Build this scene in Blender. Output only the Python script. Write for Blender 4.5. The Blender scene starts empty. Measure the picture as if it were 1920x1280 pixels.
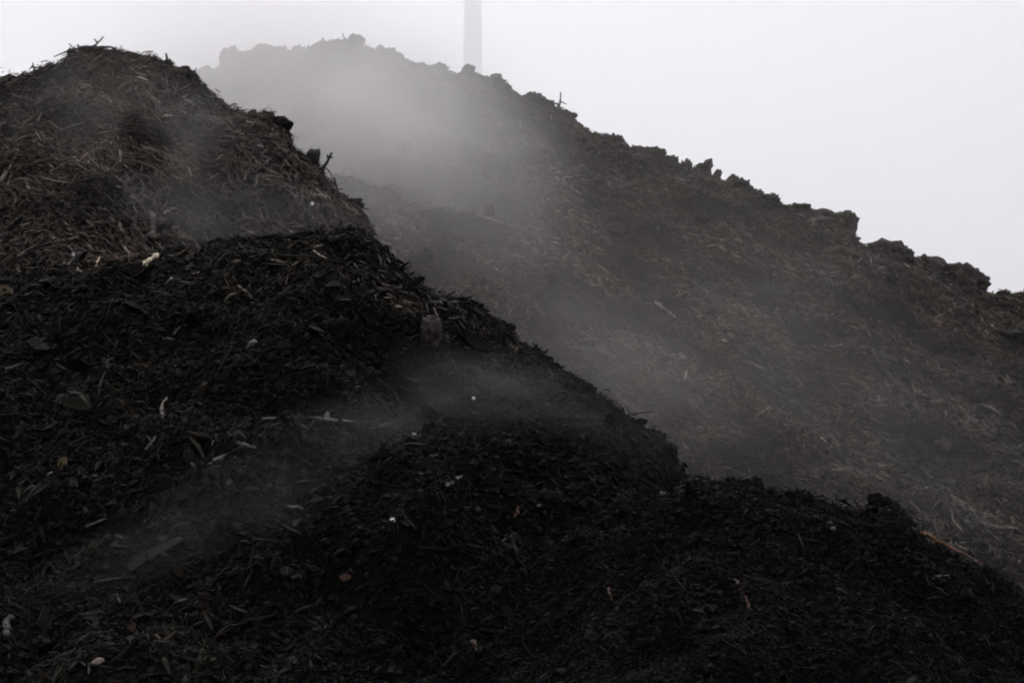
import bpy, bmesh, math, random
import numpy as np
from mathutils import Vector, Matrix
from mathutils.bvhtree import BVHTree

RNG = np.random.default_rng(11)
random.seed(11)
C = bpy.context.scene.collection
S = bpy.context.scene

# ------------------------------------------------------------------ camera
CAM_Z, PITCH, LENS = 1.6, math.radians(8.0), 70.0
F = LENS / 36.0 * 1920.0
def ray(u, v):
    a, b = (u - 960) / F, -(v - 640) / F
    return Vector((a, math.cos(PITCH) - math.sin(PITCH) * b, math.sin(PITCH) + math.cos(PITCH) * b))
def at(u, v, y):                       # world point seen at (u, v) of the 1920x1280 frame, y metres ahead
    d = ray(u, v)
    return Vector((0, 0, CAM_Z)) + d * (y / d.y)

cd = bpy.data.cameras.new('camera'); cam = bpy.data.objects.new('camera', cd); C.objects.link(cam)
cd.lens = LENS; cd.sensor_width = 36; cd.clip_end = 5000; cd.clip_start = 0.1
cam.location = (0, 0, CAM_Z); cam.rotation_euler = (math.pi / 2 + PITCH, 0, 0)
S.camera = cam

# ------------------------------------------------------------------ noise
def _hash(ix, iy, seed):
    h = (ix.astype(np.int64) * 374761393 + iy.astype(np.int64) * 668265263 + seed * 1442695041) & 0xffffffff
    h = ((h ^ (h >> 13)) * 1274126177) & 0xffffffff
    h = (h ^ (h >> 16)) & 0xffffffff
    return h
def gnoise(x, y, seed=0):
    ix, iy = np.floor(x), np.floor(y)
    fx, fy = x - ix, y - iy
    ux = fx * fx * fx * (fx * (fx * 6 - 15) + 10); uy = fy * fy * fy * (fy * (fy * 6 - 15) + 10)
    def g(dx, dy):
        a = _hash(ix + dx, iy + dy, seed) * (2 * math.pi / 4294967296.0)
        return np.cos(a) * (fx - dx) + np.sin(a) * (fy - dy)
    a = g(0, 0) * (1 - ux) + g(1, 0) * ux
    b = g(0, 1) * (1 - ux) + g(1, 1) * ux
    return (a * (1 - uy) + b * uy) * 1.5
def fbm(x, y, seed=0, octaves=4, gain=0.5):
    s, a = 0.0, 1.0
    for k in range(octaves):
        s = s + a * gnoise(x, y, seed + 17 * k); a *= gain; x = x * 2.03; y = y * 2.03
    return s

# ------------------------------------------------------------------ materials
def nodes(name):
    m = bpy.data.materials.new(name); m.use_nodes = True
    nt = m.node_tree
    return m, nt, nt.nodes['Principled BSDF']
def lk(nt, a, b): nt.links.new(a, b)
def ramp(nt, stops):
    r = nt.nodes.new('ShaderNodeValToRGB'); e = r.color_ramp.elements
    e[0].position, e[0].color = stops[0][0], (*stops[0][1], 1)
    e[1].position, e[1].color = stops[-1][0], (*stops[-1][1], 1)
    for p, c in stops[1:-1]:
        k = e.new(p); k.color = (*c, 1)
    return r
def noise(nt, scale, detail=6, rough=0.6, coord='Object'):
    tc = nt.nodes.new('ShaderNodeTexCoord'); n = nt.nodes.new('ShaderNodeTexNoise')
    n.inputs['Scale'].default_value = scale; n.inputs['Detail'].default_value = detail; n.inputs['Roughness'].default_value = rough
    lk(nt, tc.outputs[coord], n.inputs['Vector'])
    return n
def bump(nt, src, b, strength, dist):
    k = nt.nodes.new('ShaderNodeBump'); k.inputs['Strength'].default_value = strength; k.inputs['Distance'].default_value = dist
    lk(nt, src, k.inputs['Height']); lk(nt, k.outputs['Normal'], b.inputs['Normal'])

def soil_mat(name, dark, mid, light):
    m, nt, b = nodes(name)
    n1 = noise(nt, 9, 8, 0.7); r = ramp(nt, [(0.3, dark), (0.52, mid), (0.75, light)])
    lk(nt, n1.outputs['Fac'], r.inputs['Fac']); lk(nt, r.outputs['Color'], b.inputs['Base Color'])
    n2 = noise(nt, 60, 6, 0.7); bump(nt, n2.outputs['Fac'], b, 0.9, 0.02)
    b.inputs['Roughness'].default_value = 0.95; b.inputs['Specular IOR Level'].default_value = 0.06
    return m
def chip_mat(name):
    m, nt, b = nodes(name)
    at_ = nt.nodes.new('ShaderNodeAttribute'); at_.attribute_name = 'tint'
    n1 = noise(nt, 45, 5, 0.7); r = ramp(nt, [(0.3, (0.55, 0.55, 0.55)), (0.7, (1.25, 1.22, 1.18))])
    mx = nt.nodes.new('ShaderNodeMix'); mx.data_type = 'RGBA'; mx.blend_type = 'MULTIPLY'; mx.inputs['Factor'].default_value = 1
    lk(nt, n1.outputs['Fac'], r.inputs['Fac']); lk(nt, at_.outputs['Color'], mx.inputs['A']); lk(nt, r.outputs['Color'], mx.inputs['B'])
    lk(nt, mx.outputs['Result'], b.inputs['Base Color'])
    b.inputs['Roughness'].default_value = 0.85; b.inputs['Specular IOR Level'].default_value = 0.1
    return m
def wood_mat(name, c1, c2, scale=30, rough=0.75, stretch=(1, 1, 0.15)):
    m, nt, b = nodes(name)
    tc = nt.nodes.new('ShaderNodeTexCoord'); mp = nt.nodes.new('ShaderNodeMapping'); mp.inputs['Scale'].default_value = stretch
    n = nt.nodes.new('ShaderNodeTexNoise'); n.inputs['Scale'].default_value = scale; n.inputs['Detail'].default_value = 6; n.inputs['Roughness'].default_value = 0.7
    lk(nt, tc.outputs['Object'], mp.inputs['Vector']); lk(nt, mp.outputs['Vector'], n.inputs['Vector'])
    r = ramp(nt, [(0.32, c1), (0.68, c2)]); lk(nt, n.outputs['Fac'], r.inputs['Fac']); lk(nt, r.outputs['Color'], b.inputs['Base Color'])
    bump(nt, n.outputs['Fac'], b, 0.6, 0.006)
    b.inputs['Roughness'].default_value = rough; b.inputs['Specular IOR Level'].default_value = 0.3
    return m

M_CHIP = chip_mat('chip_mixed')
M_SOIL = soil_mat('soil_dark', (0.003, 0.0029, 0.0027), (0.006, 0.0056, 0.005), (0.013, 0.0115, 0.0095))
M_SOIL_BROWN = soil_mat('soil_brown', (0.006, 0.0052, 0.0046), (0.018, 0.015, 0.012), (0.038, 0.031, 0.025))
M_CLOD = soil_mat('clod', (0.006, 0.0055, 0.005), (0.018, 0.015, 0.013), (0.04, 0.034, 0.028))
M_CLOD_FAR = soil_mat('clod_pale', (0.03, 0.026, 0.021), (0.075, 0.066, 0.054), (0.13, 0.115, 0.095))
M_GREY = wood_mat('wood_grey', (0.022, 0.020, 0.017), (0.085, 0.077, 0.067))
M_PALE = wood_mat('wood_pale', (0.08, 0.07, 0.056), (0.26, 0.23, 0.19))
M_YELLOW = wood_mat('wood_yellow', (0.42, 0.33, 0.17), (0.75, 0.66, 0.45), 25)
M_BROWN = wood_mat('wood_brown', (0.02, 0.014, 0.010), (0.065, 0.047, 0.034))
M_DARK = wood_mat('wood_dark', (0.008, 0.007, 0.006), (0.03, 0.026, 0.022))
M_RUST = wood_mat('wood_rust', (0.022, 0.010, 0.006), (0.085, 0.038, 0.02))
M_ORANGE = wood_mat('wood_orange', (0.008, 0.005, 0.004), (0.20, 0.075, 0.02), 30, 0.4, (1, 1, 1))  # orange wood; its glinting patches are painted into the colour ramp
M_WHITE = wood_mat('scrap_white', (0.62, 0.62, 0.62), (0.85, 0.85, 0.84), 20, 0.5)
M_BRICK = wood_mat('brick_worn', (0.014, 0.010, 0.0085), (0.062, 0.045, 0.036), 22, 0.9, (1, 1, 1))
M_STONE = wood_mat('stone_grey', (0.05, 0.048, 0.045), (0.15, 0.145, 0.137), 20, 0.85, (1, 1, 1))
M_PINK = wood_mat('stone_pink', (0.10, 0.07, 0.055), (0.24, 0.17, 0.14), 20, 0.8, (1, 1, 1))
M_LEAF = wood_mat('leaf_tan', (0.045, 0.032, 0.013), (0.15, 0.105, 0.045), 20, 0.7)
M_MAST = wood_mat('mast_paint', (0.62, 0.62, 0.63), (0.70, 0.70, 0.71), 3, 0.85, (1, 1, 0.2))
M_YARD = soil_mat('yard_earth', (0.02, 0.018, 0.015), (0.045, 0.04, 0.033), (0.08, 0.07, 0.06))

# ------------------------------------------------------------------ mesh helpers
def tag(o, label=None, cat=None, group=None, kind=None):
    if label: o['label'] = label
    if cat: o['category'] = cat
    if group: o['group'] = group
    if kind: o['kind'] = kind
    return o
def mesh_np(name, verts, faces_flat, counts, mat, parent=None, tint=None, smooth=False):
    me = bpy.data.meshes.new(name)
    nv, nf = len(verts), len(counts)
    me.vertices.add(nv); me.vertices.foreach_set('co', np.ascontiguousarray(verts, np.float32).ravel())
    me.loops.add(len(faces_flat)); me.loops.foreach_set('vertex_index', np.ascontiguousarray(faces_flat, np.int32))
    me.polygons.add(nf)
    st = np.zeros(nf, np.int32); st[1:] = np.cumsum(counts)[:-1]
    me.polygons.foreach_set('loop_start', st)
    me.update(calc_edges=True); me.validate()
    if tint is not None:
        a = me.attributes.new('tint', 'FLOAT_COLOR', 'POINT')
        a.data.foreach_set('color', np.concatenate([tint, np.ones((nv, 1))], 1).astype(np.float32).ravel())
    me.polygons.foreach_set('use_smooth', np.full(nf, smooth))
    me.materials.append(mat)
    o = bpy.data.objects.new(name, me); C.objects.link(o)
    if parent: o.parent = parent
    return o

# ------------------------------------------------------------------ heaps
class Heap:
    """Ridge of dumped compost: a crest line in space, falling to the front and to the back at its angle of repose."""
    def __init__(s, crest, detail, xr, yr, step, sf, sb, round_, seed, lump=1.0, settle=0.03):
        P = np.array([at(u, v, y)[:] for u, v, y in crest])
        o = np.argsort(P[:, 0]); P = P[o]
        s.P, s.sf, s.sb, s.r, s.seed, s.lump = P, sf, sb, round_, seed, lump
        s.det = detail; s.step = step
        s.xs = np.arange(xr[0], xr[1], step); s.ys = np.arange(yr[0], yr[1], step * 1.15)
        X, Y = np.meshgrid(s.xs, s.ys)
        s.Z = s.height(X, Y); s.X, s.Y = X, Y
        # ease the noise off along the ridge where it stands too proud of the crest line or sinks below it
        zc, zs, yc = s.crest(X)
        for k in range(2):
            near = np.abs(Y - yc) < 0.8
            el = np.where(near, (s.Z - CAM_Z) / Y, -9).max(0)
            dz = (el - (zc[0] - CAM_Z) / yc[0]) * yc[0] + settle
            w = max(3, int(0.3 / step)) | 1
            dz = np.convolve(np.pad(dz, w // 2, mode='edge'), np.ones(w) / w, 'valid')
            s.Z = s.Z - dz[None, :] * np.exp(-((Y - yc) / 0.9) ** 2)
        s.Z = np.maximum(s.Z, -0.25)
    def crest(s, x):
        P = s.P
        # outside the listed points the ridge goes on falling at the same angle
        zc = np.interp(x, P[:, 0], P[:, 2]) - 0.55 * np.maximum(0, P[0, 0] - x) - 0.65 * np.maximum(0, x - P[-1, 0])
        k = 0.22
        ysm = (np.interp(x - k, P[:, 0], P[:, 1]) + np.interp(x, P[:, 0], P[:, 1]) + np.interp(x + k, P[:, 0], P[:, 1])) / 3
        zs = sum(np.interp(x + t, P[:, 0], P[:, 2]) for t in np.linspace(-0.35, 0.35, 9)) / 9 \
            - 0.55 * np.maximum(0, P[0, 0] - x) - 0.65 * np.maximum(0, x - P[-1, 0])
        return zc, zs, ysm
    def height(s, X, Y):
        wob = 0.25 * fbm(X * 0.9, Y * 0.9, s.seed + 5, 3)
        zc, zs, yc = s.crest(X)
        d = Y - yc
        near = np.exp(-(d / 0.45) ** 2)
        r = s.r
        dd = np.sqrt(d * d + r * r) - r
        fade = 1 - np.exp(-(d / 0.5) ** 2)
        z = zs + (zc - zs) * near - np.where(d < 0, s.sf, s.sb) * dd * (1 + 0.12 * wob)
        L = s.lump
        z = z + fade * L * (0.22 * fbm(X * 0.55, Y * 0.8, s.seed, 3) + 0.10 * fbm(X * 1.9, Y * 1.9, s.seed + 3, 3))
        z = z + L * (0.035 * fbm(X * 5, Y * 5, s.seed + 7, 2) + 0.022 * fbm(X * 14, Y * 14, s.seed + 9, 3))
        t = fbm(X * 3.0 + Y, Y * 3.0, s.seed + 21, 2)
        z = z + 0.05 * L * np.maximum(0, t - 0.15)
        return np.maximum(z, -0.25)
    def z(s, x, y):
        fx = np.clip((x - s.xs[0]) / (s.xs[1] - s.xs[0]), 0, len(s.xs) - 1.001); fy = np.clip((y - s.ys[0]) / (s.ys[1] - s.ys[0]), 0, len(s.ys) - 1.001)
        i, j = fx.astype(int), fy.astype(int); a, b = fx - i, fy - j
        Z = s.Z
        return (Z[j, i] * (1 - a) + Z[j, i + 1] * a) * (1 - b) + (Z[j + 1, i] * (1 - a) + Z[j + 1, i + 1] * a) * b
    def inside(s, x, y):
        return (x > s.xs[0]) & (x < s.xs[-1]) & (y > s.ys[0]) & (y < s.ys[-1])
    def build(s, mat, label, group='steaming compost heaps'):
        ny, nx = s.Z.shape
        V = np.stack([s.X, s.Y, s.Z], -1).reshape(-1, 3)
        i = np.arange(ny * nx).reshape(ny, nx)
        q = np.stack([i[:-1, :-1], i[:-1, 1:], i[1:, 1:], i[1:, :-1]], -1).reshape(-1, 4)
        zq = V[:, 2][q].max(1) > -0.2
        q = q[zq]
        s.obj = mesh_np('compost_heap', V, q.ravel(), np.full(len(q), 4), mat, smooth=True)
        tag(s.obj, label, 'compost heap', group)
        return s.obj

def dense(pts, y0, y1=None):
    """pixel crest -> (u, v, depth), the depth running evenly from y0 to y1"""
    y1 = y0 if y1 is None else y1
    u0, u1 = pts[0][0], pts[-1][0]
    return [(u, v, y0 + (y1 - y0) * (u - u0) / (u1 - u0)) for u, v in pts]

FAR_C = [(-300, 330), (0, 300), (250, 210), (390, 152), (410, 135), (425, 118), (440, 106), (470, 99), (520, 102), (560, 98), (590, 90), (620, 80), (645, 80), (670, 86),
         (690, 94), (720, 100), (745, 108), (770, 124), (790, 134), (815, 128), (835, 132), (855, 143), (880, 143), (905, 146), (925, 156), (945, 168), (965, 180), (990, 184),
         (1010, 186), (1035, 200), (1060, 212), (1075, 226), (1090, 240), (1110, 254), (1140, 258), (1165, 268), (1187, 290), (1205, 294), (1225, 291), (1245, 296),
         (1270, 312), (1300, 318), (1330, 336), (1372, 346), (1392, 352), (1410, 368), (1440, 386), (1480, 393), (1530, 401), (1556, 408), (1575, 415),
         (1590, 440), (1600, 462), (1618, 470), (1640, 470), (1662, 470), (1690, 480), (1712, 486), (1740, 497), (1762, 512), (1780, 522),
         (1815, 530), (1835, 545), (1856, 556), (1880, 556), (1920, 555), (2000, 600), (2200, 720), (2500, 900)]
UP_C = [(-500, 330), (-250, 220), (-60, 165), (0, 150), (20, 144), (48, 138), (75, 128), (110, 120), (135, 104), (150, 90), (170, 86), (200, 90), (222, 94), (250, 100),
        (295, 105), (310, 116), (330, 124), (365, 142), (385, 158), (400, 176), (420, 194), (450, 206), (480, 210), (505, 210), (520, 224), (540, 240),
        (548, 270), (570, 290), (600, 310), (612, 330), (625, 355), (650, 374), (672, 388), (688, 412), (720, 470), (780, 580), (860, 720)]
MID_C = [(-500, 640), (-200, 540), (0, 505), (140, 488), (270, 478), (360, 468), (430, 446), (520, 444), (600, 434), (660, 424), (690, 432), (720, 462), (752, 496), (790, 532),
         (815, 548), (860, 556), (893, 562), (908, 580), (935, 596), (975, 634), (1020, 664), (1050, 690), (1100, 722), (1150, 790), (1220, 900)]
LOW_C = [(-400, 1270), (-100, 1150), (60, 1085), (200, 1032), (340, 968), (450, 912), (540, 868), (640, 824), (740, 784), (830, 752), (900, 732), (980, 722), (1050, 712), (1095, 712),
         (1130, 742), (1165, 768), (1205, 796), (1240, 812), (1258, 846), (1280, 890), (1300, 925), (1360, 1010), (1450, 1130)]
NEAR_C = [(700, 1250), (900, 1120), (1050, 1010), (1150, 940), (1210, 915), (1280, 898), (1345, 890), (1395, 898), (1450, 912), (1480, 922), (1505, 920), (1540, 932), (1570, 948), (1605, 950),
          (1640, 944), (1670, 936), (1690, 952), (1706, 980), (1722, 1010), (1760, 1022), (1820, 1052), (1850, 1072), (1880, 1082), (1920, 1112), (2100, 1200)]
H_FAR = Heap(dense(FAR_C, 24.0, 23.4), None, (-9.5, 10.5), (13.5, 29), 0.03, 0.72, 0.7, 0.35, 104, 0.8, 0.0)
H_UP = Heap(dense(UP_C, 16.2, 16.8), None, (-7.6, 1.2), (10.5, 20), 0.02, 0.86, 0.75, 0.25, 200, 1.1)
H_MID = Heap(dense(MID_C, 13.0, 13.7), None, (-6.5, 2.0), (8, 17.5), 0.018, 0.72, 0.7, 0.2, 300, 1.2)
H_LOW = Heap(dense(LOW_C, 9.6, 12.0), None, (-4.2, 2.6), (6.4, 15), 0.016, 0.74, 0.6, 0.25, 400, 1.1)
H_NEAR = Heap(dense(NEAR_C, 9.9, 9.7), None, (-2.6, 4.6), (5.8, 13), 0.015, 0.76, 0.7, 0.22, 500, 1.0)
HEAPS = [H_FAR, H_UP, H_MID, H_LOW, H_NEAR]
H_FAR.build(M_SOIL_BROWN, 'large far compost heap veiled in steam, its long crest falling to the right')
H_UP.build(M_SOIL_BROWN, 'tall brown heap of shredded wood peaking at upper left in front of the far heap')
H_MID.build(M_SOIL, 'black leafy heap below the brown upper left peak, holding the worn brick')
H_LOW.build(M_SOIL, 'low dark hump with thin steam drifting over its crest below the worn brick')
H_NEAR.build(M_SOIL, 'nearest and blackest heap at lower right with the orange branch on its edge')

# ------------------------------------------------------------------ loose material on the heaps
PAL = {
    'far': np.array([(0.064, 0.054, 0.043), (0.085, 0.071, 0.057), (0.108, 0.091, 0.073), (0.040, 0.034, 0.028), (0.085, 0.064, 0.049), (0.17, 0.15, 0.125), (0.070, 0.065, 0.056)]),
    'brown': np.array([(0.066, 0.055, 0.043), (0.102, 0.085, 0.067), (0.145, 0.122, 0.097), (0.036, 0.030, 0.024), (0.096, 0.070, 0.052), (0.21, 0.18, 0.145), (0.076, 0.069, 0.058)]),
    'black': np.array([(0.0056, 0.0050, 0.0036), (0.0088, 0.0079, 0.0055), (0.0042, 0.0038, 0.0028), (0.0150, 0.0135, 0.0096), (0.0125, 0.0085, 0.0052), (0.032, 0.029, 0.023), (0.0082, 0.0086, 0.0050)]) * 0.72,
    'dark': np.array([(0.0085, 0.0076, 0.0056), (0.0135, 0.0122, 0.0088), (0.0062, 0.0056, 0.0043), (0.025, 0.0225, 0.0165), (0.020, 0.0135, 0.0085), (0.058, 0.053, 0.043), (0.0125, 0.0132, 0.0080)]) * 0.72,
}
def visible_filter(h, x, y, z):
    ok = np.ones(len(x), bool)
    for o in HEAPS:
        if o is h: continue
        ins = o.inside(x, y)
        zz = o.z(x, y)
        ok &= ~(ins & (zz > z + 0.06))
    return ok
def sample(h, n, front, back=0.5, bias=None):
    xm = 1.05 * 0.2572 * (h.P[:, 1].max() + 0.5) + 0.35
    x = RNG.uniform(max(h.xs[0], -xm), min(h.xs[-1], xm), n * 2)
    zc, zs, yc = h.crest(x)
    d = RNG.uniform(-front, back, n * 2)
    y = yc + d
    e = 0.02
    z = h.z(x, y)
    gx = (h.z(x + e, y) - h.z(x - e, y)) / (2 * e); gy = (h.z(x, y + e) - h.z(x, y - e)) / (2 * e)
    ok = h.inside(x, y) & (z > 0.3) & visible_filter(h, x, y, z)
    # below the frame nothing is seen
    vz = (z - CAM_Z) / y
    ok &= vz > math.tan(PITCH - math.radians(10.6))
    idx = np.nonzero(ok)[0][:n]
    x, y, z, gx, gy = x[idx], y[idx], z[idx], gx[idx], gy[idx]
    N = np.stack([-gx, -gy, np.ones_like(gx)], 1); N /= np.linalg.norm(N, axis=1)[:, None]
    return np.stack([x, y, z], 1), N, d[idx]
def frame(N):
    T = np.cross(np.tile([0, 1.0, 0], (len(N), 1)), N); T /= np.linalg.norm(T, axis=1)[:, None]   # along the contour, to the right
    B = np.cross(N, T)
    return T, B
def chips(h, n, front, lmed, pal, lean=-0.15, spread=0.75, up=0.16, wide=1.0, name='wood_chips', lmax=0.42, sig=0.55):
    P, N, d = sample(h, n, front)
    n = len(P)
    T, B = frame(N)
    phi = lean + RNG.normal(0, spread, n)
    wild = RNG.random(n) < 0.2
    phi = np.where(wild, RNG.uniform(-math.pi, math.pi, n), phi)
    tilt = RNG.normal(0, up, n) + 0.05
    crest = np.abs(d) < 0.25
    tilt = np.where(crest & (RNG.random(n) < 0.25), RNG.uniform(0.2, 0.9, n), tilt)
    D = (T * np.cos(phi)[:, None] + B * np.sin(phi)[:, None]) * np.cos(tilt)[:, None] + N * np.sin(tilt)[:, None]
    W = np.cross(N, D); W /= np.linalg.norm(W, axis=1)[:, None]
    roll = RNG.normal(0, 0.5, n)
    U = np.cross(D, W)
    W, U = W * np.cos(roll)[:, None] + U * np.sin(roll)[:, None], U * np.cos(roll)[:, None] - W * np.sin(roll)[:, None]
    L = np.minimum(lmed * np.exp(RNG.normal(0, sig, n)), lmax)
    wd = np.minimum(L * RNG.uniform(0.07, 0.26, n), 0.035) * wide; th = wd * RNG.uniform(0.25, 0.7, n)
    wd = np.maximum(wd, 0.004); th = np.maximum(th, 0.003)
    off = RNG.exponential(0.012, n) + 0.002
    ctr = P + N * off[:, None]
    bend = RNG.normal(0, 0.09, n) * L
    # three rings of a flattened triangle or quad: 4 verts each, the ends narrowed and skewed
    rings = []
    for k, (t, sc) in enumerate(((-0.5, 0.55), (0.02, 1.0), (0.5, 0.4))):
        c = ctr + D * (L * (t + RNG.normal(0, 0.04, n)))[:, None] + U * (bend * (0.5 if k == 1 else -0.5))[:, None]
        for (a, b) in ((-1, -1), (1, -1), (1, 1), (-1, 1)):
            s1 = sc * RNG.uniform(0.6, 1.3, n); sk = RNG.normal(0, 0.06, n) * L * (k != 1)
            rings.append(c + W * (a * wd * 0.5 * s1)[:, None] + U * (b * th * 0.5 * s1)[:, None] + D * sk[:, None])
    V = np.stack(rings, 1)                                     # n,12,3
    base = (np.arange(n) * 12)[:, None]
    f = []
    for r0 in (0, 4):
        for k in range(4):
            f.append([r0 + k, r0 + (k + 1) % 4, r0 + 4 + (k + 1) % 4, r0 + 4 + k])
    f.append([3, 2, 1, 0]); f.append([8, 9, 10, 11])
    f = np.array(f).ravel()
    faces = (base + f[None, :]).ravel()
    p = PAL[pal]; w = np.array([0.24, 0.2, 0.12, 0.2, 0.1, 0.0 if 'flakes' in name else 0.04, 0.09])
    tint = p[RNG.choice(len(p), n, p=w / w.sum())] * np.exp(RNG.normal(0, 0.35, n))[:, None]
    # patches where the heap is browner or blacker
    patch = np.clip(0.95 + 0.95 * fbm(P[:, 0] * 1.1, P[:, 1] * 1.1 + P[:, 2], h.seed + 31, 3), 0.3, 1.9)
    hue = 0.11 * fbm(P[:, 0] * 1.7 + 9, P[:, 1] * 1.7 - P[:, 2], h.seed + 33, 2)
    tint = tint * patch[:, None] * np.stack([1 + hue, np.ones(n), 1 - hue * 1.2], 1)
    o = mesh_np(name, V.reshape(-1, 3), faces, np.full(n * 10, 4), M_CHIP, h.obj, np.repeat(tint, 12, 0))
    o['kind'] = 'stuff'
    return o
def clods(h, n, smed, pal, crest=0.35):
    """bigger lumps of packed compost, many to a heap, thickest along its crest"""
    bm = bmesh.new(); bmesh.ops.create_icosphere(bm, subdivisions=3, radius=1)
    bv = np.array([v.co[:] for v in bm.verts]); fc = np.array([[v.index for v in f.verts] for f in bm.faces]); bm.free()
    P, N, d = sample(h, int(n * 0.65), 0.2, 0.15)
    P2, N2, d2 = sample(h, n - len(P), 5.0)
    P, N = np.concatenate([P, P2]), np.concatenate([N, N2]); n = len(P)
    V, T = [], []
    for i in range(n):
        o = RNG.uniform(0, 90, 3); s_ = min(smed * math.exp(RNG.normal(0, 0.45)), smed * 2.2)
        a = fbm(bv[:, 0] * 1.3 + o[0], bv[:, 1] * 1.3 + bv[:, 2] * 1.7 + o[1], 61, 2)
        b = fbm(bv[:, 0] * 4.5 + bv[:, 2] * 2 + o[1], bv[:, 1] * 4.5 - bv[:, 2] * 3 + o[2], 62, 3)
        r = 1 + 0.45 * a + 0.42 * b
        q = bv * r[:, None] * RNG.uniform(0.4, 1.25, 3) * s_
        V.append(q + P[i] + N[i] * s_ * 0.35)
        T.append(np.tile(PAL[pal][RNG.choice([0, 3, 3, 6])] * 0.75 * math.exp(RNG.normal(0, 0.25)), (len(bv), 1)))
    f = (np.arange(n) * len(bv))[:, None, None] + fc[None]
    o = mesh_np('compost_clods', np.concatenate(V), f.ravel(), np.full(n * len(fc), 3), M_CHIP, h.obj, np.concatenate(T), True)
    o['kind'] = 'stuff'
    return o
def crumbs(h, n, front, smed, pal, name='compost_crumbs', smax=0.034, crest_n=0):
    P, N, d = sample(h, n, front)
    if crest_n:
        P2, N2, d2 = sample(h, crest_n, 0.18, 0.12)
        P, N, d = np.concatenate([P, P2]), np.concatenate([N, N2]), np.concatenate([d, d2])
    n = len(P)
    # a lump of 14 corners: octahedron with its 8 face centres pushed out
    oc = np.array([(1, 0, 0), (-1, 0, 0), (0, 1, 0), (0, -1, 0), (0, 0, 1), (0, 0, -1)], float)
    cu = np.array([(a, b, c) for a in (-1, 1) for b in (-1, 1) for c in (-1, 1)], float) * 0.577
    bv = np.concatenate([oc, cu])
    fc = []
    for ci, c in enumerate(cu):
        ax = [0 if c[0] > 0 else 1, 2 if c[1] > 0 else 3, 4 if c[2] > 0 else 5]
        if c[0] * c[1] * c[2] < 0: ax = ax[::-1]
        for k in range(3): fc.append([6 + ci, ax[k], ax[(k + 1) % 3]])
    fc = np.array(fc).ravel()
    s = np.minimum(smed * np.exp(RNG.normal(0, 0.5, n)), smax)
    ax = RNG.normal(0, 1, (n, 3)); ax /= np.linalg.norm(ax, axis=1)[:, None]
    b = np.cross(ax, RNG.normal(0, 1, (n, 3))); b /= np.linalg.norm(b, axis=1)[:, None]; c = np.cross(ax, b)
    sc = RNG.uniform(0.5, 1.15, (n, 3))
    R = RNG.uniform(0.7, 1.3, (n, 14))
    loc = bv[None] * R[:, :, None] * sc[:, None, :] * s[:, None, None]
    V = loc[:, :, 0:1] * ax[:, None] + loc[:, :, 1:2] * b[:, None] + loc[:, :, 2:3] * c[:, None] + (P + N * (s * 0.3)[:, None])[:, None]
    base = (np.arange(n) * 14)[:, None]
    p = PAL[pal]
    tint = p[RNG.choice([0, 3, 3, 6], n)] * 0.7 * np.exp(RNG.normal(0, 0.3, n))[:, None]
    o = mesh_np(name, V.reshape(-1, 3), (base + fc[None]).ravel(), np.full(n * 24, 3), M_CHIP, h.obj, np.repeat(tint, 14, 0))
    o['kind'] = 'stuff'
    return o
chips(H_FAR, 170000, 9.0, 0.052, 'far', -0.35, 0.6, wide=0.75, lmax=0.32, sig=0.5)
chips(H_FAR, 3500, 9.0, 0.15, 'far', -0.35, 0.5, wide=0.55, sig=0.35)
chips(H_FAR, 170, 0.15, 0.13, 'far', -0.35, 1.0, up=0.35, wide=0.8, name='crest_sticks')
crumbs(H_FAR, 16000, 9.0, 0.026, 'far', crest_n=2500)
clods(H_FAR, 420, 0.055, 'far')
chips(H_UP, 80000, 6.5, 0.050, 'brown', -0.1, 0.6, wide=0.65)
chips(H_UP, 1300, 6.5, 0.15, 'brown', -0.1, 0.5, wide=0.5, sig=0.35)
chips(H_UP, 90, 0.15, 0.10, 'brown', -0.1, 1.0, up=0.35, wide=0.7, name='crest_sticks')
crumbs(H_UP, 16000, 6.5, 0.018, 'brown', crest_n=1500)
clods(H_UP, 150, 0.032, 'brown')
chips(H_MID, 9000, 1.0, 0.04, 'brown', -0.1, 0.6, wide=0.65)  # lighter chips along the crest: gradual shading down the slope put into colour
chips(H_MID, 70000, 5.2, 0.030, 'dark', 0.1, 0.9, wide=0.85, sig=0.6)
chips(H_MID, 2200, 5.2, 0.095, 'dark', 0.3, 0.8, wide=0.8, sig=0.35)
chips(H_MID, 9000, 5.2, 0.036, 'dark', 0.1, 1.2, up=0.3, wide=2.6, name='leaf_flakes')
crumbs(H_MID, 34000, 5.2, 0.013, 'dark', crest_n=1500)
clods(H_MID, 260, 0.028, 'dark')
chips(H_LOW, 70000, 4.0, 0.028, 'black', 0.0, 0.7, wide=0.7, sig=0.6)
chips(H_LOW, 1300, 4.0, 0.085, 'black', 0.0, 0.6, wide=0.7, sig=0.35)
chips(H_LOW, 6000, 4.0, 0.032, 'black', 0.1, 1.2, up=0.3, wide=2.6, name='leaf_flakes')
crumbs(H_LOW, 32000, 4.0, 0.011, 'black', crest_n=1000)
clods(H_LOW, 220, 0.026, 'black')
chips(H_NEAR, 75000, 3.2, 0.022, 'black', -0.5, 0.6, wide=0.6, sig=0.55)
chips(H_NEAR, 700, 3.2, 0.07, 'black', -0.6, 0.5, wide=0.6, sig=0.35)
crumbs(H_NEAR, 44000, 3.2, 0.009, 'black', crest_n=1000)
clods(H_NEAR, 200, 0.024, 'black')

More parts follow.
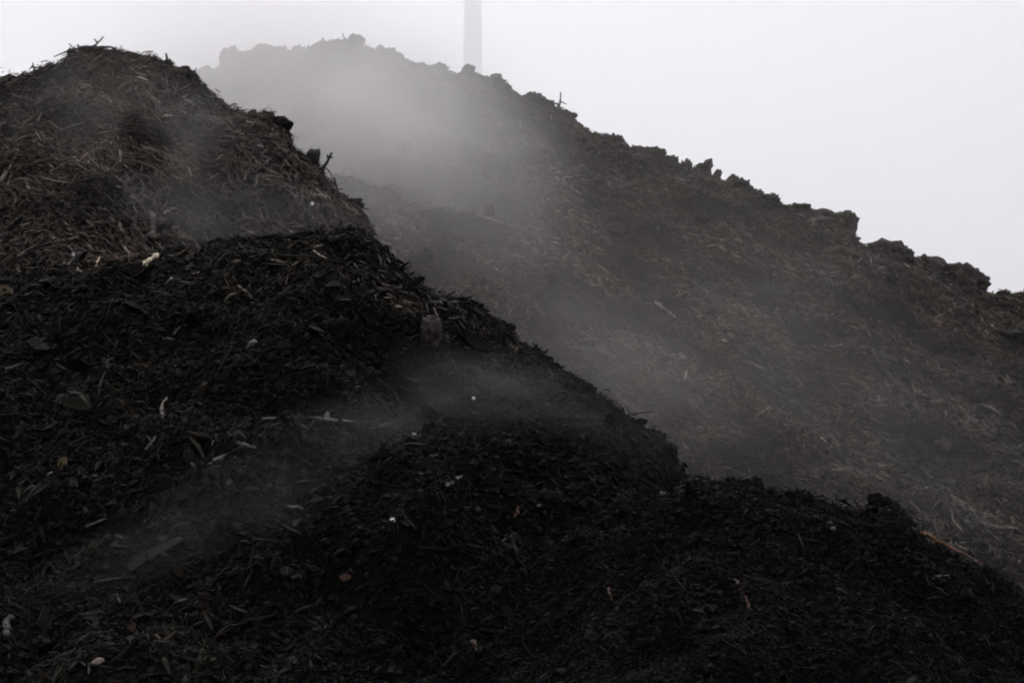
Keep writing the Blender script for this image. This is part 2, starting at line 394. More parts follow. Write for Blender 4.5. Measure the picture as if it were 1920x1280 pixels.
# ------------------------------------------------------------------ things lying on the heaps
BV = [BVHTree.FromPolygons([v.co for v in h.obj.data.vertices], [p.vertices[:] for p in h.obj.data.polygons]) for h in HEAPS]
def hit(u, v):
    o, d, best = Vector((0, 0, CAM_Z)), ray(u, v).normalized(), None
    for b in BV:
        r = b.ray_cast(o, d)
        if r[0] is not None and (best is None or r[3] < best[2]): best = (r[0], r[1] if r[1].dot(d) < 0 else -r[1], r[3])
    return best if best is not None or v > 1400 else hit(u, v + 2)      # just over a crest: the crest itself
SMOOTH_N = Vector((0, -0.6, 0.8))
def link_bm(name, bm, mat, parent=None, smooth=False):
    bmesh.ops.recalc_face_normals(bm, faces=bm.faces)
    me = bpy.data.meshes.new(name); bm.to_mesh(me); bm.free()
    if smooth: me.polygons.foreach_set('use_smooth', [True] * len(me.polygons))
    me.materials.append(mat)
    o = bpy.data.objects.new(name, me); C.objects.link(o)
    if parent: o.parent = parent
    return o
def tube_bm(bm, pts, rad, sides=7, flat=1.0, jit=0.18, up=Vector((0, 0, 1))):
    rings = []
    for i, p in enumerate(pts):
        d = (pts[min(i + 1, len(pts) - 1)] - pts[max(i - 1, 0)]).normalized()
        a = d.cross(up); a = a.normalized() if a.length > 1e-4 else Vector((1, 0, 0))
        b = a.cross(d).normalized()
        rings.append([bm.verts.new(p + (a * math.cos(t) + b * math.sin(t) * flat) * rad[i] * random.uniform(1 - jit, 1 + jit)
                                   + d * random.uniform(-1, 1) * (rad[i] * 0.5 if i in (0, len(pts) - 1) else 0))
                      for t in [2 * math.pi * k / sides for k in range(sides)]])
    for r0, r1 in zip(rings, rings[1:]):
        for k in range(sides): bm.faces.new((r0[k], r0[(k + 1) % sides], r1[(k + 1) % sides], r1[k]))
    bm.faces.new(rings[0][::-1]); bm.faces.new(rings[-1])
def on(u, v, lift=0.02):
    h = hit(u, v)
    return h[0] + SMOOTH_N * lift, h[2]
def place(bm, name, mat, origin, label, cat, group=None, smooth=False):
    for v in bm.verts: v.co -= origin
    o = link_bm(name, bm, mat, None, smooth); o.location = origin
    return tag(o, label, cat, group)
def stick(u0, v0, u1, v1, px, mat, label, name='stick', cat='stick', bend=0.06, flat=0.6, group=None, lift=0.022, taper=0.6, n=11):
    """a piece of wood lying on the slope between two seen ends; px its seen thickness"""
    a, da = on(u0, v0, lift); b, db = on(u1, v1, lift)
    if abs(da - db) > 0.7:
        if da < db: b, db = at(u1, v1, a.y), da
        else: a, da = at(u0, v0, b.y), db
    w = px / F * (da + db) / 2 / 2
    d = b - a; side = d.cross(SMOOTH_N).normalized()
    k1, k2 = random.uniform(-1, 1), random.uniform(0.3, 1)
    pts, rad = [], []
    for i in range(n):
        t = i / (n - 1)
        pts.append(a + d * t + (SMOOTH_N * k2 + side * k1) * bend * d.length * math.sin(math.pi * t))
        rad.append(w * (1 - (1 - taper) * t) * random.uniform(0.68, 1.22) * (0.35 if i in (0, n - 1) else 1))
        pts[-1] += side * random.uniform(-0.5, 0.5) * w
    bm = bmesh.new(); tube_bm(bm, pts, rad, 7, flat, 0.2, SMOOTH_N)
    return place(bm, name, mat, (a + b) / 2, label, cat, group)
def lump(u, v, wpx, hpx, mat, label, name, cat, dpx=None, group=None, rough=0.22, sub=2, lift=0.0, rot=0.0, blocky=0.0, depth=None, smooth=False, freq=2.2):
    if depth is None: p, d = on(u, v, lift)
    else: p = at(u, v, depth); d = depth
    s = d / F / 2
    bm = bmesh.new(); bmesh.ops.create_icosphere(bm, subdivisions=sub, radius=1)
    off = Vector((random.random() * 50, random.random() * 50, random.random() * 50))
    from mathutils import noise as mn
    for x in bm.verts:
        c = x.co.copy()
        if blocky:
            m = max(abs(c.x), abs(c.y), abs(c.z)); c = c.lerp(c / m * 0.85, blocky)
        c *= 1 + rough * mn.noise(x.co * freq + off) * 1.6 + rough * 0.6 * mn.noise(x.co * freq * 2.6 + off) + rough * 0.4 * mn.noise(x.co * freq * 6 + off)
        x.co = Vector((c.x * wpx * s, c.y * (dpx or (wpx + hpx) / 2) * s, c.z * hpx * s))
    bmesh.ops.rotate(bm, verts=bm.verts, cent=(0, 0, 0), matrix=Matrix.Rotation(rot, 3, 'Y'))
    o = link_bm(name, bm, mat, None, smooth); o.location = p
    return tag(o, label, cat, group)
def flake(u, v, wpx, hpx, mat, label, name, cat, rot=0.0, group=None, curl=0.35, lift=0.03, notch=0.25):
    """a thin curled piece (leaf, torn scrap, shard) lying face up on the slope"""
    p, d = on(u, v, lift); s = d / F / 2
    n = 9; bm = bmesh.new()
    R = Matrix.Rotation(rot, 3, 'Y'); T = Vector((1, 0, 0)); Bv = Vector((0, 0.25, 0.97)); Nn = Vector((0, -0.97, 0.25))
    rim = [(math.cos(t) * random.uniform(1 - notch, 1.05), math.sin(t) * random.uniform(1 - notch, 1.05)) for t in [2 * math.pi * k / n for k in range(n)]]
    def pt(a, b, off):
        q = Vector((a * wpx * s, curl * (a * a - 0.4 * b) * -wpx * s * 0.6 + off, b * hpx * s))
        return p + R @ q
    th = max(0.003, 0.12 * min(wpx, hpx) * s)
    top = [bm.verts.new(pt(a, b, 0)) for a, b in rim]; bot = [bm.verts.new(pt(a, b, th)) for a, b in rim]
    ct, cb = bm.verts.new(pt(0, 0, -th * 0.4)), bm.verts.new(pt(0, 0, th))
    for k in range(n):
        j = (k + 1) % n
        bm.faces.new((top[k], top[j], ct)); bm.faces.new((bot[j], bot[k], cb)); bm.faces.new((top[k], bot[k], bot[j], top[j]))
    return place(bm, name, mat, p, label, cat, group)
def twig(base, tip, depth, px, mat, label, forks=(), group=None, name='twig', cat='twig', back=0.0):
    """a thin branch standing out of a crest; base and tip as seen, depth of the crest"""
    a, b = at(*base, depth), at(*tip, depth + back)
    w = px / F * depth / 2
    def line(p, q, r0, r1, n=6, k=0.05):
        d = q - p; sd = Vector((d.z, 0, -d.x)) * k * random.choice((-1, 1))
        return [p + d * (i / (n - 1)) + sd * math.sin(math.pi * i / (n - 1)) + Vector((0, 1, 0)) * random.uniform(-.2, .2) * w for i in range(n)], [r0 + (r1 - r0) * i / (n - 1) for i in range(n)]
    bm = bmesh.new(); P, R = line(a, b, w, w * 0.5); tube_bm(bm, P, R, 6, 1, 0.15)
    o = place(bm, name, mat, a.copy(), label, cat, group)
    for t, fp in forks:
        bm = bmesh.new(); q = at(*fp, depth + back * t); s0 = a.lerp(b, t)
        P, R = line(s0, q, w * 0.7, w * 0.35, 5); tube_bm(bm, P, R, 5, 1, 0.15)
        for v in bm.verts: v.co -= a
        link_bm('side_shoot', bm, mat, o)
    return o

# --- the brown upper left peak
twig((168, 92), (194, 69), 16.35, 5, M_DARK, 'short bare twig pointing up at the very top of the upper left peak', [(0.55, (176, 72))])
stick(146, 88, 222, 96, 12, M_BROWN, 'flat grey brown slab lying along the top of the upper left peak', 'wood_slab', 'wood piece', 0.03, 0.5, lift=0.05)
twig((313, 122), (311, 100), 16.5, 7, M_DARK, 'stubby dark peg on the right shoulder of the upper left peak', name='wood_stub', cat='wood piece')
twig((369, 150), (367, 128), 16.5, 4, M_DARK, 'thin dark twig standing straight up right of the stubby peg', [(0.5, (361, 136))])
stick(374, 152, 394, 146, 8, M_DARK, 'dark splinter jutting right from the shoulder below the straight twig', 'wood_splinter', 'wood piece', lift=0.06)
twig((600, 322), (622, 286), 16.6, 8, M_DARK, 'dark forked twig leaning right from the steep edge of the upper left peak', [(0.7, (613, 290)), (0.8, (624, 296))])
lump(586, 300, 30, 46, M_DARK, 'upright dark stump of rotten wood beside the forked twig', 'rotten_stump', 'stump', 26, rough=0.3, rot=0.15, blocky=0.5, depth=16.6, freq=3)
lump(525, 232, 44, 26, M_CLOD, 'dark jutting clod on the edge above the forked twig', 'compost_clod', 'clod', 40, depth=16.6, rough=0.35, freq=3, sub=3)
lump(655, 384, 50, 26, M_CLOD, 'dark overhanging clod at the lower right end of the upper left peak', 'compost_clod', 'clod', 44, depth=16.7, rough=0.35, freq=3, sub=3)
stick(2, 347, 24, 312, 9, M_PALE, 'pale grey splinter at the left picture edge on the brown peak', 'wood_splinter', 'wood piece')
stick(108, 252, 162, 234, 6, M_GREY, 'long thin grey splinter on the left side of the brown peak', 'wood_splinter', 'wood piece', 0.03)
stick(424, 366, 464, 350, 9, M_GREY, 'flat grey stick lying on the brown peak left of its overhanging clod', 'stick', 'stick', 0.02)
stick(306, 406, 330, 393, 9, M_PALE, 'short pale chip above the brown post end on the upper left peak', 'wood_chip', 'wood piece', 0.03)
stick(287, 462, 284, 412, 19, M_BROWN, 'upright brown post end sunk in the slope above the pale yellow wood', 'post_end', 'wood piece', 0.02, 0.8, taper=0.95, lift=0.06)
stick(213, 348, 250, 352, 6, M_GREY, 'thin pale brown splinter in the middle of the brown peak', 'wood_splinter', 'wood piece', 0.04)
stick(455, 278, 492, 292, 5, M_GREY, 'thin sloping splinter on the brown peak left of the rotten stump', 'wood_splinter', 'wood piece', 0.04)
lump(585, 388, 9, 9, M_WHITE, 'tiny white speck near the lower right edge of the brown peak', 'white_scrap', 'scrap', lift=0.02, rough=0.6, sub=1)
# --- the black middle heap
stick(139, 492, 139, 474, 6, M_WHITE, 'small upright white sliver left of the pale yellow wood', 'white_scrap', 'scrap', 0.02)
stick(268, 504, 296, 475, 13, M_YELLOW, 'broken pale yellow piece of split wood, brightest thing on the black heap', 'split_wood', 'wood piece', 0.05, 0.6, taper=0.9)
lump(320, 528, 7, 5, M_WHITE, 'tiny white speck just below the pale yellow wood', 'white_scrap', 'scrap', lift=0.02, rough=0.6, sub=1)
flake(10, 556, 34, 32, M_LEAF, 'crumpled tan leaf at the left picture edge on the black heap', 'dry_leaf', 'leaf', 0.3)
stick(143, 511, 154, 517, 5, M_PALE, 'small pale chip below the upright white sliver', 'wood_chip', 'wood piece')
lump(474, 652, 20, 12, M_STONE, 'small grey stone in the middle of the black heap', 'stone', 'stone', rot=-0.5, lift=0.03)
stick(325, 634, 338, 618, 6, M_GREY, 'short grey chip on the black heap between the yellow wood and the long twig', 'wood_chip', 'wood piece')
stick(305, 640, 328, 643, 3, M_PALE, 'thin pale sliver lying flat on the middle of the black heap', 'wood_chip', 'wood piece')
b = lump(806, 634, 40, 62, M_BRICK, 'worn rounded reddish brown brick lodged in the black heap', 'brick', 'brick', 34, rough=0.3, sub=4, rot=0.14, blocky=0.3, lift=0.035, smooth=True)
stick(700, 546, 782, 560, 10, M_BROWN, 'brown root on the black heap above the worn brick', 'root', 'root', 0.06, 0.8)
stick(823, 549, 845, 547, 4, M_GREY, 'thin grey splinter on the black crest right of the brown root', 'wood_splinter', 'wood piece', 0.02)
stick(492, 801, 664, 807, 5, M_PALE, 'long thin pale twig lying level below the middle of the black heap', 'twig', 'twig', 0.02, 1, taper=1.2, lift=0.06)
flake(613, 797, 11, 24, M_PALE, 'pale pointed shard leaning on the long thin twig', 'wood_shard', 'wood piece', 0.2, lift=0.06)
stick(330, 924, 424, 858, 17, M_GREY, 'thick split grey branch at the foot of the black heap', 'branch', 'branch', 0.03, 0.7)
stick(272, 850, 298, 820, 8, M_GREY, 'short leaning grey stick above the thick split branch', 'stick', 'stick')
stick(158, 995, 202, 978, 9, M_GREY, 'grey brown stick with pale end at lower left below the split branch', 'stick', 'stick')
flake(119, 876, 20, 28, M_LEAF, 'curled tan leaf at left near the foot of the black heap', 'dry_leaf', 'leaf', 0.2)
stick(90, 896, 99, 890, 7, M_PALE, 'small pale chip just left of the curled tan leaf', 'wood_chip', 'wood piece')
stick(304, 790, 314, 750, 7, M_BROWN, 'upright dull brown sliver on the left half of the black heap', 'wood_splinter', 'wood piece')
stick(440, 836, 482, 846, 9, M_GREY, 'blunt grey stick right of the thick split branch', 'stick', 'stick')
stick(185, 745, 205, 690, 6, M_DARK, 'long dark stick leaning on the left part of the black heap', 'stick', 'stick', 0.05)
# --- the low hump
lump(888, 752, 9, 6, M_WHITE, 'white speck on the crest of the low hump below the brick', 'white_scrap', 'scrap', lift=0.02, rough=0.6, sub=1)
lump(779, 820, 12, 7, M_WHITE, 'white speck on the low hump right of the long thin twig', 'white_scrap', 'scrap', lift=0.02, rough=0.6, sub=1, rot=0.4)
lump(737, 981, 13, 9, M_WHITE, 'bright white scrap in the middle of the low hump', 'white_scrap', 'scrap', lift=0.02, rough=0.6, sub=1, rot=0.5)
lump(1010, 957, 8, 6, M_STONE, 'pale grey pebble at the right of the low hump', 'pebble', 'stone', lift=0.03)
stick(912, 926, 936, 928, 4, M_STONE, 'flat grey flint left of the pale pebble on the low hump', 'flint', 'stone')
flake(648, 1091, 26, 15, M_RUST, 'torn orange brown leaf on the dark lower slope', 'orange_leaf', 'leaf', -0.2)
stick(535, 956, 570, 960, 9, M_GREY, 'stubby pale stick on the left part of the low hump', 'stick', 'stick')
stick(556, 909, 660, 908, 4, M_GREY, 'thin straight twig lying level on the low hump', 'twig', 'twig', 0.02, 1)
stick(122, 1110, 260, 1086, 4, M_GREY, 'long thin twig at lower left on the dark slope', 'twig', 'twig', 0.03, 1)
flake(248, 1184, 16, 22, M_RUST, 'small rust brown leaf at lower left above the pink stone', 'dry_leaf', 'leaf', 0.4)
lump(184, 1250, 24, 14, M_PINK, 'pale pinkish stone at the bottom left', 'stone', 'stone', rot=-0.3, lift=0.03)
stick(12, 1200, 20, 1160, 16, M_GREY, 'smooth grey stick end at the bottom left picture edge', 'stick', 'stick', 0.02, 0.9, taper=0.8)
stick(965, 976, 972, 955, 7, M_RUST, 'small forked rusty splinter on the low hump below the pale pebble', 'wood_splinter', 'wood piece')
stick(940, 1022, 968, 1005, 4, M_GREY, 'thin slanting grey sliver near the picture middle on the dark slope', 'wood_splinter', 'wood piece')
stick(884, 1206, 898, 1232, 12, M_RUST, 'short rust brown slat at the bottom middle', 'wood_splinter', 'wood piece')
stick(1141, 1108, 1148, 1132, 6, M_RUST, 'tiny rusty sliver on the dark slope left of the rusty stick', 'wood_splinter', 'wood piece')
stick(838, 918, 868, 898, 11, M_GREY, 'broad grey bark chip on the low hump above the bright white scrap', 'bark_chip', 'bark')
stick(700, 860, 786, 872, 7, M_GREY, 'bent greyish stick on the low hump below the white speck', 'stick', 'stick', 0.06)
lump(1278, 872, 20, 16, M_CLOD, 'small clod at the right end of the low hump', 'compost_clod', 'clod', lift=0.02, rough=0.3)
# --- the nearest heap
lump(1242, 934, 12, 7, M_PALE, 'pale flat pebble near the left end of the nearest heap', 'pebble', 'stone', lift=0.03)
lump(1561, 1000, 9, 8, M_STONE, 'small grey pebble below the crest of the nearest heap', 'pebble', 'stone', lift=0.03)
stick(1378, 1092, 1408, 1152, 9, M_RUST, 'rusty brown stick sloping down the nearest heap', 'stick', 'stick', 0.02)
stick(1724, 1012, 1838, 1056, 11, M_ORANGE, 'glistening orange branch along the right edge of the nearest heap', 'branch', 'branch', 0.05, 0.8, lift=0.05)
lump(1753, 1021, 7, 6, M_WHITE, 'white bead of wet bark at the upper end of the orange branch', 'white_scrap', 'scrap', lift=0.04)
stick(1748, 1092, 1780, 1086, 7, M_RUST, 'rust coloured sliver below the orange branch', 'wood_splinter', 'wood piece')
twig((1612, 952), (1602, 934), 9.75, 5, M_DARK, 'small dark twig on the crest of the nearest heap', [(0.5, (1613, 938))])
lump(1868, 1078, 22, 34, M_CLOD, 'dark upright clod at the right end of the nearest heap', 'compost_clod', 'clod', lift=0.0, rough=0.3)
# --- the far heap
AY = 23.9
twig((1046, 208), (1051, 173), AY, 5, M_DARK, 'bare forked twig standing up on the middle of the far crest', [(0.35, (1034, 190)), (0.5, (1062, 196))])
twig((922, 154), (942, 147), AY, 4, M_DARK, 'thin twig lying out over the far crest right of the mast', name='twig')
twig((645, 88), (672, 73), AY, 7, M_DARK, 'dark branch end jutting right from the top of the far heap', [(0.25, (643, 63))], name='branch_end', cat='branch')
twig((608, 92), (606, 70), AY, 6, M_DARK, 'short upright stub at the top of the far heap left of the branch end', name='wood_stub', cat='wood piece')
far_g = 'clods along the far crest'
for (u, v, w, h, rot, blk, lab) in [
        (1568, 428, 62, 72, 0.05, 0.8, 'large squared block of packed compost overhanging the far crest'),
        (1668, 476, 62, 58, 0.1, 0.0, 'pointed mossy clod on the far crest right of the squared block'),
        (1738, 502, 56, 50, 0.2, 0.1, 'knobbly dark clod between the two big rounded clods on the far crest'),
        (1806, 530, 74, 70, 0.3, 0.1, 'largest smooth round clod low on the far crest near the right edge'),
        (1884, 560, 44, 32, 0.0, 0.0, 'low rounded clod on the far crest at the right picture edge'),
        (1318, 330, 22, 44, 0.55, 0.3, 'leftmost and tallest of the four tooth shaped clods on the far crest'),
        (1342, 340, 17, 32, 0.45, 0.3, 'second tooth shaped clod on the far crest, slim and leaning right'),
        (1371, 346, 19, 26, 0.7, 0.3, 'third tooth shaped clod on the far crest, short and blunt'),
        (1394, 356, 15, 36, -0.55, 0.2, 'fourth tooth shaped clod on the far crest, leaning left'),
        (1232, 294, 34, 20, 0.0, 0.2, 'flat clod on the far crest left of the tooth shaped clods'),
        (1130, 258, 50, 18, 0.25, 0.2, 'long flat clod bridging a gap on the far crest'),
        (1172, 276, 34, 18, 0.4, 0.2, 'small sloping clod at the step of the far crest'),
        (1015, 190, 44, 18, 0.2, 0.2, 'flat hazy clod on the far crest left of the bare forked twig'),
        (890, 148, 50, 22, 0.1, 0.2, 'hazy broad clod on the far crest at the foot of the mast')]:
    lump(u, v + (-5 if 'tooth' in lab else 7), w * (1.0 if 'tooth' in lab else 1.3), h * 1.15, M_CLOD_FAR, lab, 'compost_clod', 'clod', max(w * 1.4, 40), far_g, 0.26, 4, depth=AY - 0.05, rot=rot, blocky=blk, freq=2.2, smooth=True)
stick(1228, 568, 1268, 600, 9, M_PALE, 'pale split stick sloping down the middle of the far heap', 'stick', 'stick', 0.02)
stick(890, 406, 962, 428, 6, M_PALE, 'long pale branch lying on the upper middle of the far heap', 'branch', 'branch', 0.04)
stick(895, 362, 975, 380, 6, M_GREY, 'grey branch lying just above the long pale branch', 'branch', 'branch', 0.03)
stick(1072, 446, 1080, 478, 7, M_RUST, 'reddish splinter standing on the far heap right of the pale branches', 'wood_splinter', 'wood piece')
stick(700, 449, 736, 466, 12, M_PALE, 'pale log end on the far heap beside the edge of the brown peak', 'log_end', 'log', 0.01, 0.9)
lump(743, 454, 12, 8, M_PALE, 'pale round pebble right of the pale log end', 'pebble', 'stone', lift=0.03)
stick(890, 470, 897, 496, 5, M_GREY, 'thin upright stick in the dark hollow of the far heap', 'stick', 'stick', 0.02)
flake(1102, 662, 30, 14, M_GREY, 'pale torn bark in the steam at the foot of the far heap', 'bark_piece', 'bark', 0.3, lift=0.05)
stick(1106, 656, 1110, 632, 6, M_GREY, 'small pale stub sticking up from the torn bark', 'wood_stub', 'wood piece', lift=0.06)
flake(1278, 672, 20, 12, M_PALE, 'small pale chip right of the torn bark on the far heap', 'wood_chip', 'wood piece', 0.6)
stick(1694, 752, 1730, 776, 6, M_GREY, 'grey stick low on the right part of the far heap', 'stick', 'stick', 0.03)
flake(1784, 907, 22, 12, M_STONE, 'flat pale stone low on the far heap above the orange branch', 'stone', 'stone', 0.1)
lump(1474, 847, 8, 8, M_STONE, 'tiny pale pebble at the foot of the far heap', 'pebble', 'stone', lift=0.03)
stick(1660, 858, 1690, 872, 5, M_GREY, 'small grey splinter above the crest of the nearest heap on the far slope', 'wood_splinter', 'wood piece')
stick(1385, 660, 1440, 690, 5, M_GREY, 'thin sloping stick in the right middle of the far heap', 'stick', 'stick', 0.03)
stick(1510, 420, 1560, 412, 14, M_BROWN, 'flat brown slab under the squared block on the far crest', 'wood_slab', 'wood piece', 0.02)
stick(1280, 745, 1330, 790, 5, M_GREY, 'thin pale twig at the foot of the far heap beside the low hump', 'twig', 'twig', 0.05)

# ------------------------------------------------------------------ mast, ground
MY = 75.0
base = at(886, 140, MY); mx = base.x
bm = bmesh.new(); pts, rad = [], []
for z, r in ((-0.2, 0.66), (8, 0.57), (16, 0.46), (22, 0.375), (26, 0.325), (34, 0.26), (44, 0.2)):
    pts.append(Vector((0, 0, z))); rad.append(r)
tube_bm(bm, pts, rad, 32, 1, 0.0, Vector((0, 1, 0)))
mast = link_bm('mast', bm, M_MAST, None, True); mast.location = (mx, MY, 0)
tag(mast, 'tall pale grey mast fading into the steam behind the far heap', 'mast')
bm = bmesh.new(); tube_bm(bm, [Vector((0, 0, -0.1)), Vector((0, 0, 0.35)), Vector((0, 0, 0.5))], [0.75, 0.75, 0.5], 24, 1, 0, Vector((0, 1, 0)))
link_bm('mast_base', bm, M_MAST, mast)

bm = bmesh.new()
for a in ((-1500, -1500), (1500, -1500), (1500, 1500), (-1500, 1500)): bm.verts.new((*a, 0))
bm.faces.new(bm.verts[:]); g = link_bm('ground', bm, M_YARD); tag(g, kind='structure')

# ------------------------------------------------------------------ steam
def steam_mat(name, dens, scale, lo, hi, stretch=(1, 1, 1), power=1.0, aniso=0.2, detail=4, floor=0.0, distort=0.6, col=(0.995, 0.975, 0.96)):
    m = bpy.data.materials.new(name); m.use_nodes = True; nt = m.node_tree; nt.nodes.clear()
    out = nt.nodes.new('ShaderNodeOutputMaterial'); pv = nt.nodes.new('ShaderNodeVolumePrincipled')
    pv.inputs['Color'].default_value = (*col, 1); pv.inputs['Anisotropy'].default_value = aniso
    pv.inputs['Density Attribute'].default_value = ''
    tc = nt.nodes.new('ShaderNodeTexCoord')
    ln = nt.nodes.new('ShaderNodeVectorMath'); ln.operation = 'LENGTH'; lk(nt, tc.outputs['Object'], ln.inputs[0])
    fo = nt.nodes.new('ShaderNodeMapRange'); fo.interpolation_type = 'SMOOTHSTEP'
    fo.inputs['From Min'].default_value = 1.0; fo.inputs['From Max'].default_value = 0.1; fo.inputs['To Min'].default_value = 0; fo.inputs['To Max'].default_value = 1
    lk(nt, ln.outputs['Value'], fo.inputs['Value'])
    pw = nt.nodes.new('ShaderNodeMath'); pw.operation = 'POWER'; pw.inputs[1].default_value = power; lk(nt, fo.outputs['Result'], pw.inputs[0])
    ge = nt.nodes.new('ShaderNodeNewGeometry'); mp = nt.nodes.new('ShaderNodeMapping'); mp.inputs['Scale'].default_value = stretch
    mp.inputs['Rotation'].default_value = (0, math.radians(30), 0)
    n = nt.nodes.new('ShaderNodeTexNoise'); n.inputs['Scale'].default_value = scale; n.inputs['Detail'].default_value = detail
    n.inputs['Roughness'].default_value = 0.55; n.inputs['Distortion'].default_value = distort
    lk(nt, ge.outputs['Position'], mp.inputs['Vector']); lk(nt, mp.outputs['Vector'], n.inputs['Vector'])
    mr = nt.nodes.new('ShaderNodeMapRange'); mr.interpolation_type = 'SMOOTHSTEP'
    mr.inputs['From Min'].default_value = lo; mr.inputs['From Max'].default_value = hi; mr.inputs['To Min'].default_value = floor; mr.inputs['To Max'].default_value = 1
    lk(nt, n.outputs['Fac'], mr.inputs['Value'])
    mu = nt.nodes.new('ShaderNodeMath'); mu.operation = 'MULTIPLY'; lk(nt, pw.outputs[0], mu.inputs[0]); lk(nt, mr.outputs['Result'], mu.inputs[1])
    m2 = nt.nodes.new('ShaderNodeMath'); m2.operation = 'MULTIPLY'; lk(nt, mu.outputs[0], m2.inputs[0]); m2.inputs[1].default_value = dens
    lk(nt, m2.outputs[0], pv.inputs['Density']); lk(nt, pv.outputs['Volume'], out.inputs['Volume'])
    return m
def steam(u, v, y, rx, ry, rz, mat, label, tilt=0.0):
    bm = bmesh.new(); bmesh.ops.create_icosphere(bm, subdivisions=3, radius=1.02)
    o = link_bm('steam', bm, mat); o.location = at(u, v, y); o.scale = (rx, ry, rz); o.rotation_euler = (0, tilt, 0)
    return tag(o, label, 'steam', None, 'stuff')
def near_steam(u, v, gap, rx, ry, rz, mat, label, tilt=0.0):
    h = hit(u, v); steam(u, v, h[0].y - gap, rx, ry, rz, mat, label, tilt)
WARM = (0.995, 0.95, 0.885)
# bank rising in front of the far heap's upper left
steam(550, 185, 20.6, 3.4, 1.6, 2.1, steam_mat('steam_bank', 1.5, 0.6, 0.22, 0.76, (1, 1, 1.3), 1.0, floor=0.2, aniso=0.7, detail=6, distort=1.0, col=(0.998, 0.985, 0.975)), 'dense steam rising before the top of the far heap', math.radians(16))
steam(680, 345, 19.3, 2.8, 1.4, 1.8, steam_mat('steam_trail', 0.36, 0.8, 0.25, 0.75, (1, 1, 1.5), 0.8, floor=0.5, aniso=0.5, detail=6, distort=1.2, col=(0.998, 0.975, 0.955)), 'thinning lower edge of the steam on the far heap', math.radians(25))
# thinner veil over the rest of the far slope
steam(1120, 540, 17.6, 5.2, 1.7, 2.7, steam_mat('steam_veil', 0.066, 0.5, 0.25, 0.75, (1, 1, 1.5), 0.6, floor=0.45, aniso=0.4, col=WARM), 'thin steam veil over the middle of the far heap', math.radians(28))
steam(1640, 830, 16.2, 3.0, 1.3, 1.5, steam_mat('steam_foot', 0.028, 0.7, 0.25, 0.75, (1, 1, 1.5), 0.7, floor=0.4), 'thin steam lying at the foot of the far heap', math.radians(20))
# wisp lifting out of the gap
steam(1130, 670, 15.8, 1.9, 0.9, 0.7, steam_mat('steam_wisp', 0.20, 1.3, 0.28, 0.78, (1, 1, 1.8), 0.9, detail=6, distort=1.2, col=WARM), 'steam wisp lifting out of the gap by the torn bark', math.radians(35))
# brown peak
near_steam(240, 240, 0.5, 1.4, 0.6, 0.9, steam_mat('steam_peak', 0.30, 1.3, 0.38, 0.72, (1, 1, 0.6), 1.0, detail=6, distort=1.2, col=WARM), 'faint steam in front of the upper left brown peak')
near_steam(330, 405, 0.35, 2.2, 0.45, 0.42, steam_mat('steam_shelf', 0.2, 1.3, 0.2, 0.85, (1, 1, 1.2), 0.9, floor=0.35, distort=1.0), 'faint steam lying behind the crest of the black heap')
# low hump
near_steam(390, 990, 0.15, 1.2, 0.5, 0.36, steam_mat('steam_low_left', 0.10, 1.8, 0.3, 0.8, (1, 1, 1.6), 0.9, floor=0.15, detail=6, distort=1.2), 'thin blue grey steam drifting up the left part of the low hump', math.radians(-28))
near_steam(700, 820, 0.15, 1.35, 0.45, 0.36, steam_mat('steam_low', 0.16, 1.8, 0.3, 0.8, (1, 1, 1.6), 0.9, floor=0.15, detail=6, distort=1.2, col=WARM), 'thin steam trailing along the crest of the low hump', math.radians(-20))
near_steam(1000, 765, 0.15, 1.1, 0.5, 0.3, steam_mat('steam_low_right', 0.15, 1.8, 0.3, 0.8, (1, 1, 1.6), 0.9, floor=0.25, detail=6, distort=1.2, col=WARM), 'faint steam at the right end of the low hump', math.radians(18))
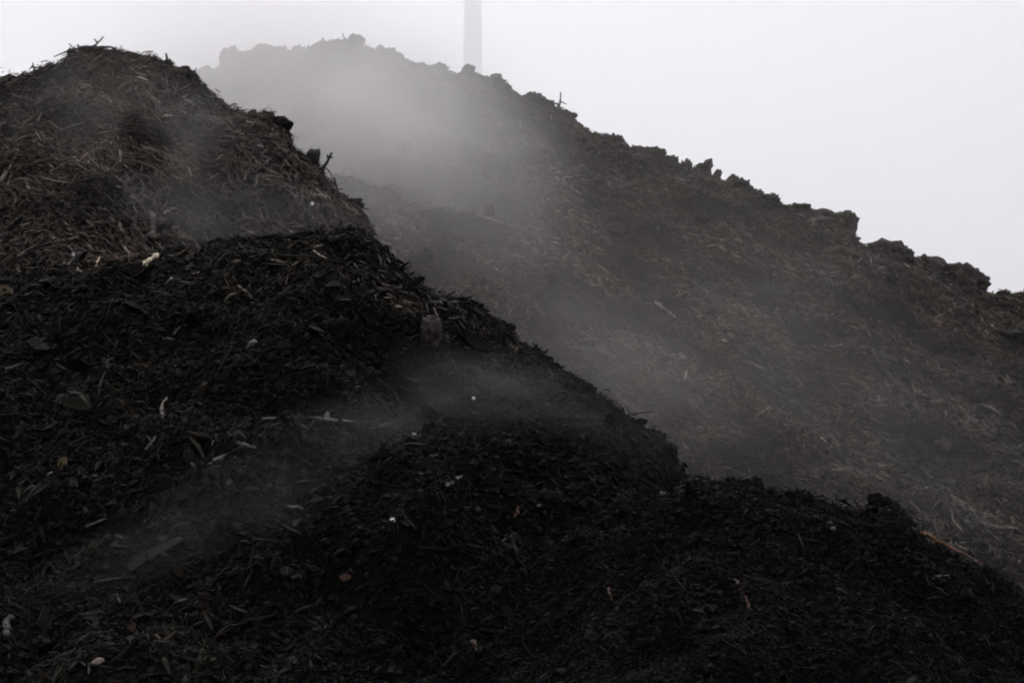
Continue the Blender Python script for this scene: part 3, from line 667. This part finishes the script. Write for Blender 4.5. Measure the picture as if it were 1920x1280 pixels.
# fog bank of steam behind the far heap
bm = bmesh.new(); bmesh.ops.create_cube(bm, size=1)
fog = link_bm('steam', bm, None or bpy.data.materials.new('tmp')); fog.location = (0, 52, 22); fog.scale = (90, 36, 48)
fm = bpy.data.materials.new('steam_fog'); fm.use_nodes = True; nt = fm.node_tree; nt.nodes.clear()
out = nt.nodes.new('ShaderNodeOutputMaterial'); pv = nt.nodes.new('ShaderNodeVolumePrincipled'); pv.inputs['Density'].default_value = 0.06
pv.inputs['Color'].default_value = (0.99, 0.99, 0.992, 1); pv.inputs['Anisotropy'].default_value = 0.2
lk(nt, pv.outputs['Volume'], out.inputs['Volume']); fog.data.materials[0] = fm
tag(fog, 'pale steam and fog filling the air behind the far heap', 'steam', None, 'stuff')

# ------------------------------------------------------------------ light
SUN_EL, SUN_AZ = math.radians(50), math.radians(-7)         # sun ahead and to the left, behind the cloud
w = bpy.data.worlds.new('World'); S.world = w; w.use_nodes = True; nt = w.node_tree
bg = nt.nodes['Background']; sky = nt.nodes.new('ShaderNodeTexSky'); sky.sky_type = 'NISHITA'; sky.sun_disc = False
sky.sun_elevation = SUN_EL; sky.sun_rotation = SUN_AZ; sky.dust_density = 8; sky.air_density = 1
hs = nt.nodes.new('ShaderNodeHueSaturation'); hs.inputs['Saturation'].default_value = 0.2; lk(nt, sky.outputs['Color'], hs.inputs['Color'])
mx_ = nt.nodes.new('ShaderNodeMix'); mx_.data_type = 'RGBA'; mx_.blend_type = 'ADD'; mx_.inputs['Factor'].default_value = 1.0
mx_.inputs['B'].default_value = (2.2, 2.2, 2.85, 1)          # the even white of the cloud
lk(nt, hs.outputs['Color'], mx_.inputs['A']); lk(nt, mx_.outputs['Result'], bg.inputs['Color']); bg.inputs['Strength'].default_value = 0.15
sd = bpy.data.lights.new('sun', 'SUN'); sd.energy = 1.2; sd.angle = math.radians(20); sd.color = (1, 0.97, 0.93)
so = bpy.data.objects.new('sun', sd); C.objects.link(so)
dirv = Vector((math.sin(SUN_AZ) * math.cos(SUN_EL), math.cos(SUN_AZ) * math.cos(SUN_EL), math.sin(SUN_EL)))
so.rotation_euler = (-dirv).to_track_quat('-Z', 'Y').to_euler(); so.location = (-10, 20, 30)

# ------------------------------------------------------------------ render settings
S.view_settings.view_transform = 'Standard'; S.view_settings.look = 'None'; S.view_settings.exposure = 0.09; S.view_settings.gamma = 1
S.render.engine = 'CYCLES'
cy = S.cycles
cy.max_bounces = 24; cy.diffuse_bounces = 3; cy.glossy_bounces = 2; cy.transmission_bounces = 2; cy.volume_bounces = 20; cy.transparent_max_bounces = 16
cy.use_denoising = True
try: cy.denoiser = 'OPENIMAGEDENOISE'
except Exception: pass
cy.filter_width = 2.1
cy.volume_max_steps = 256
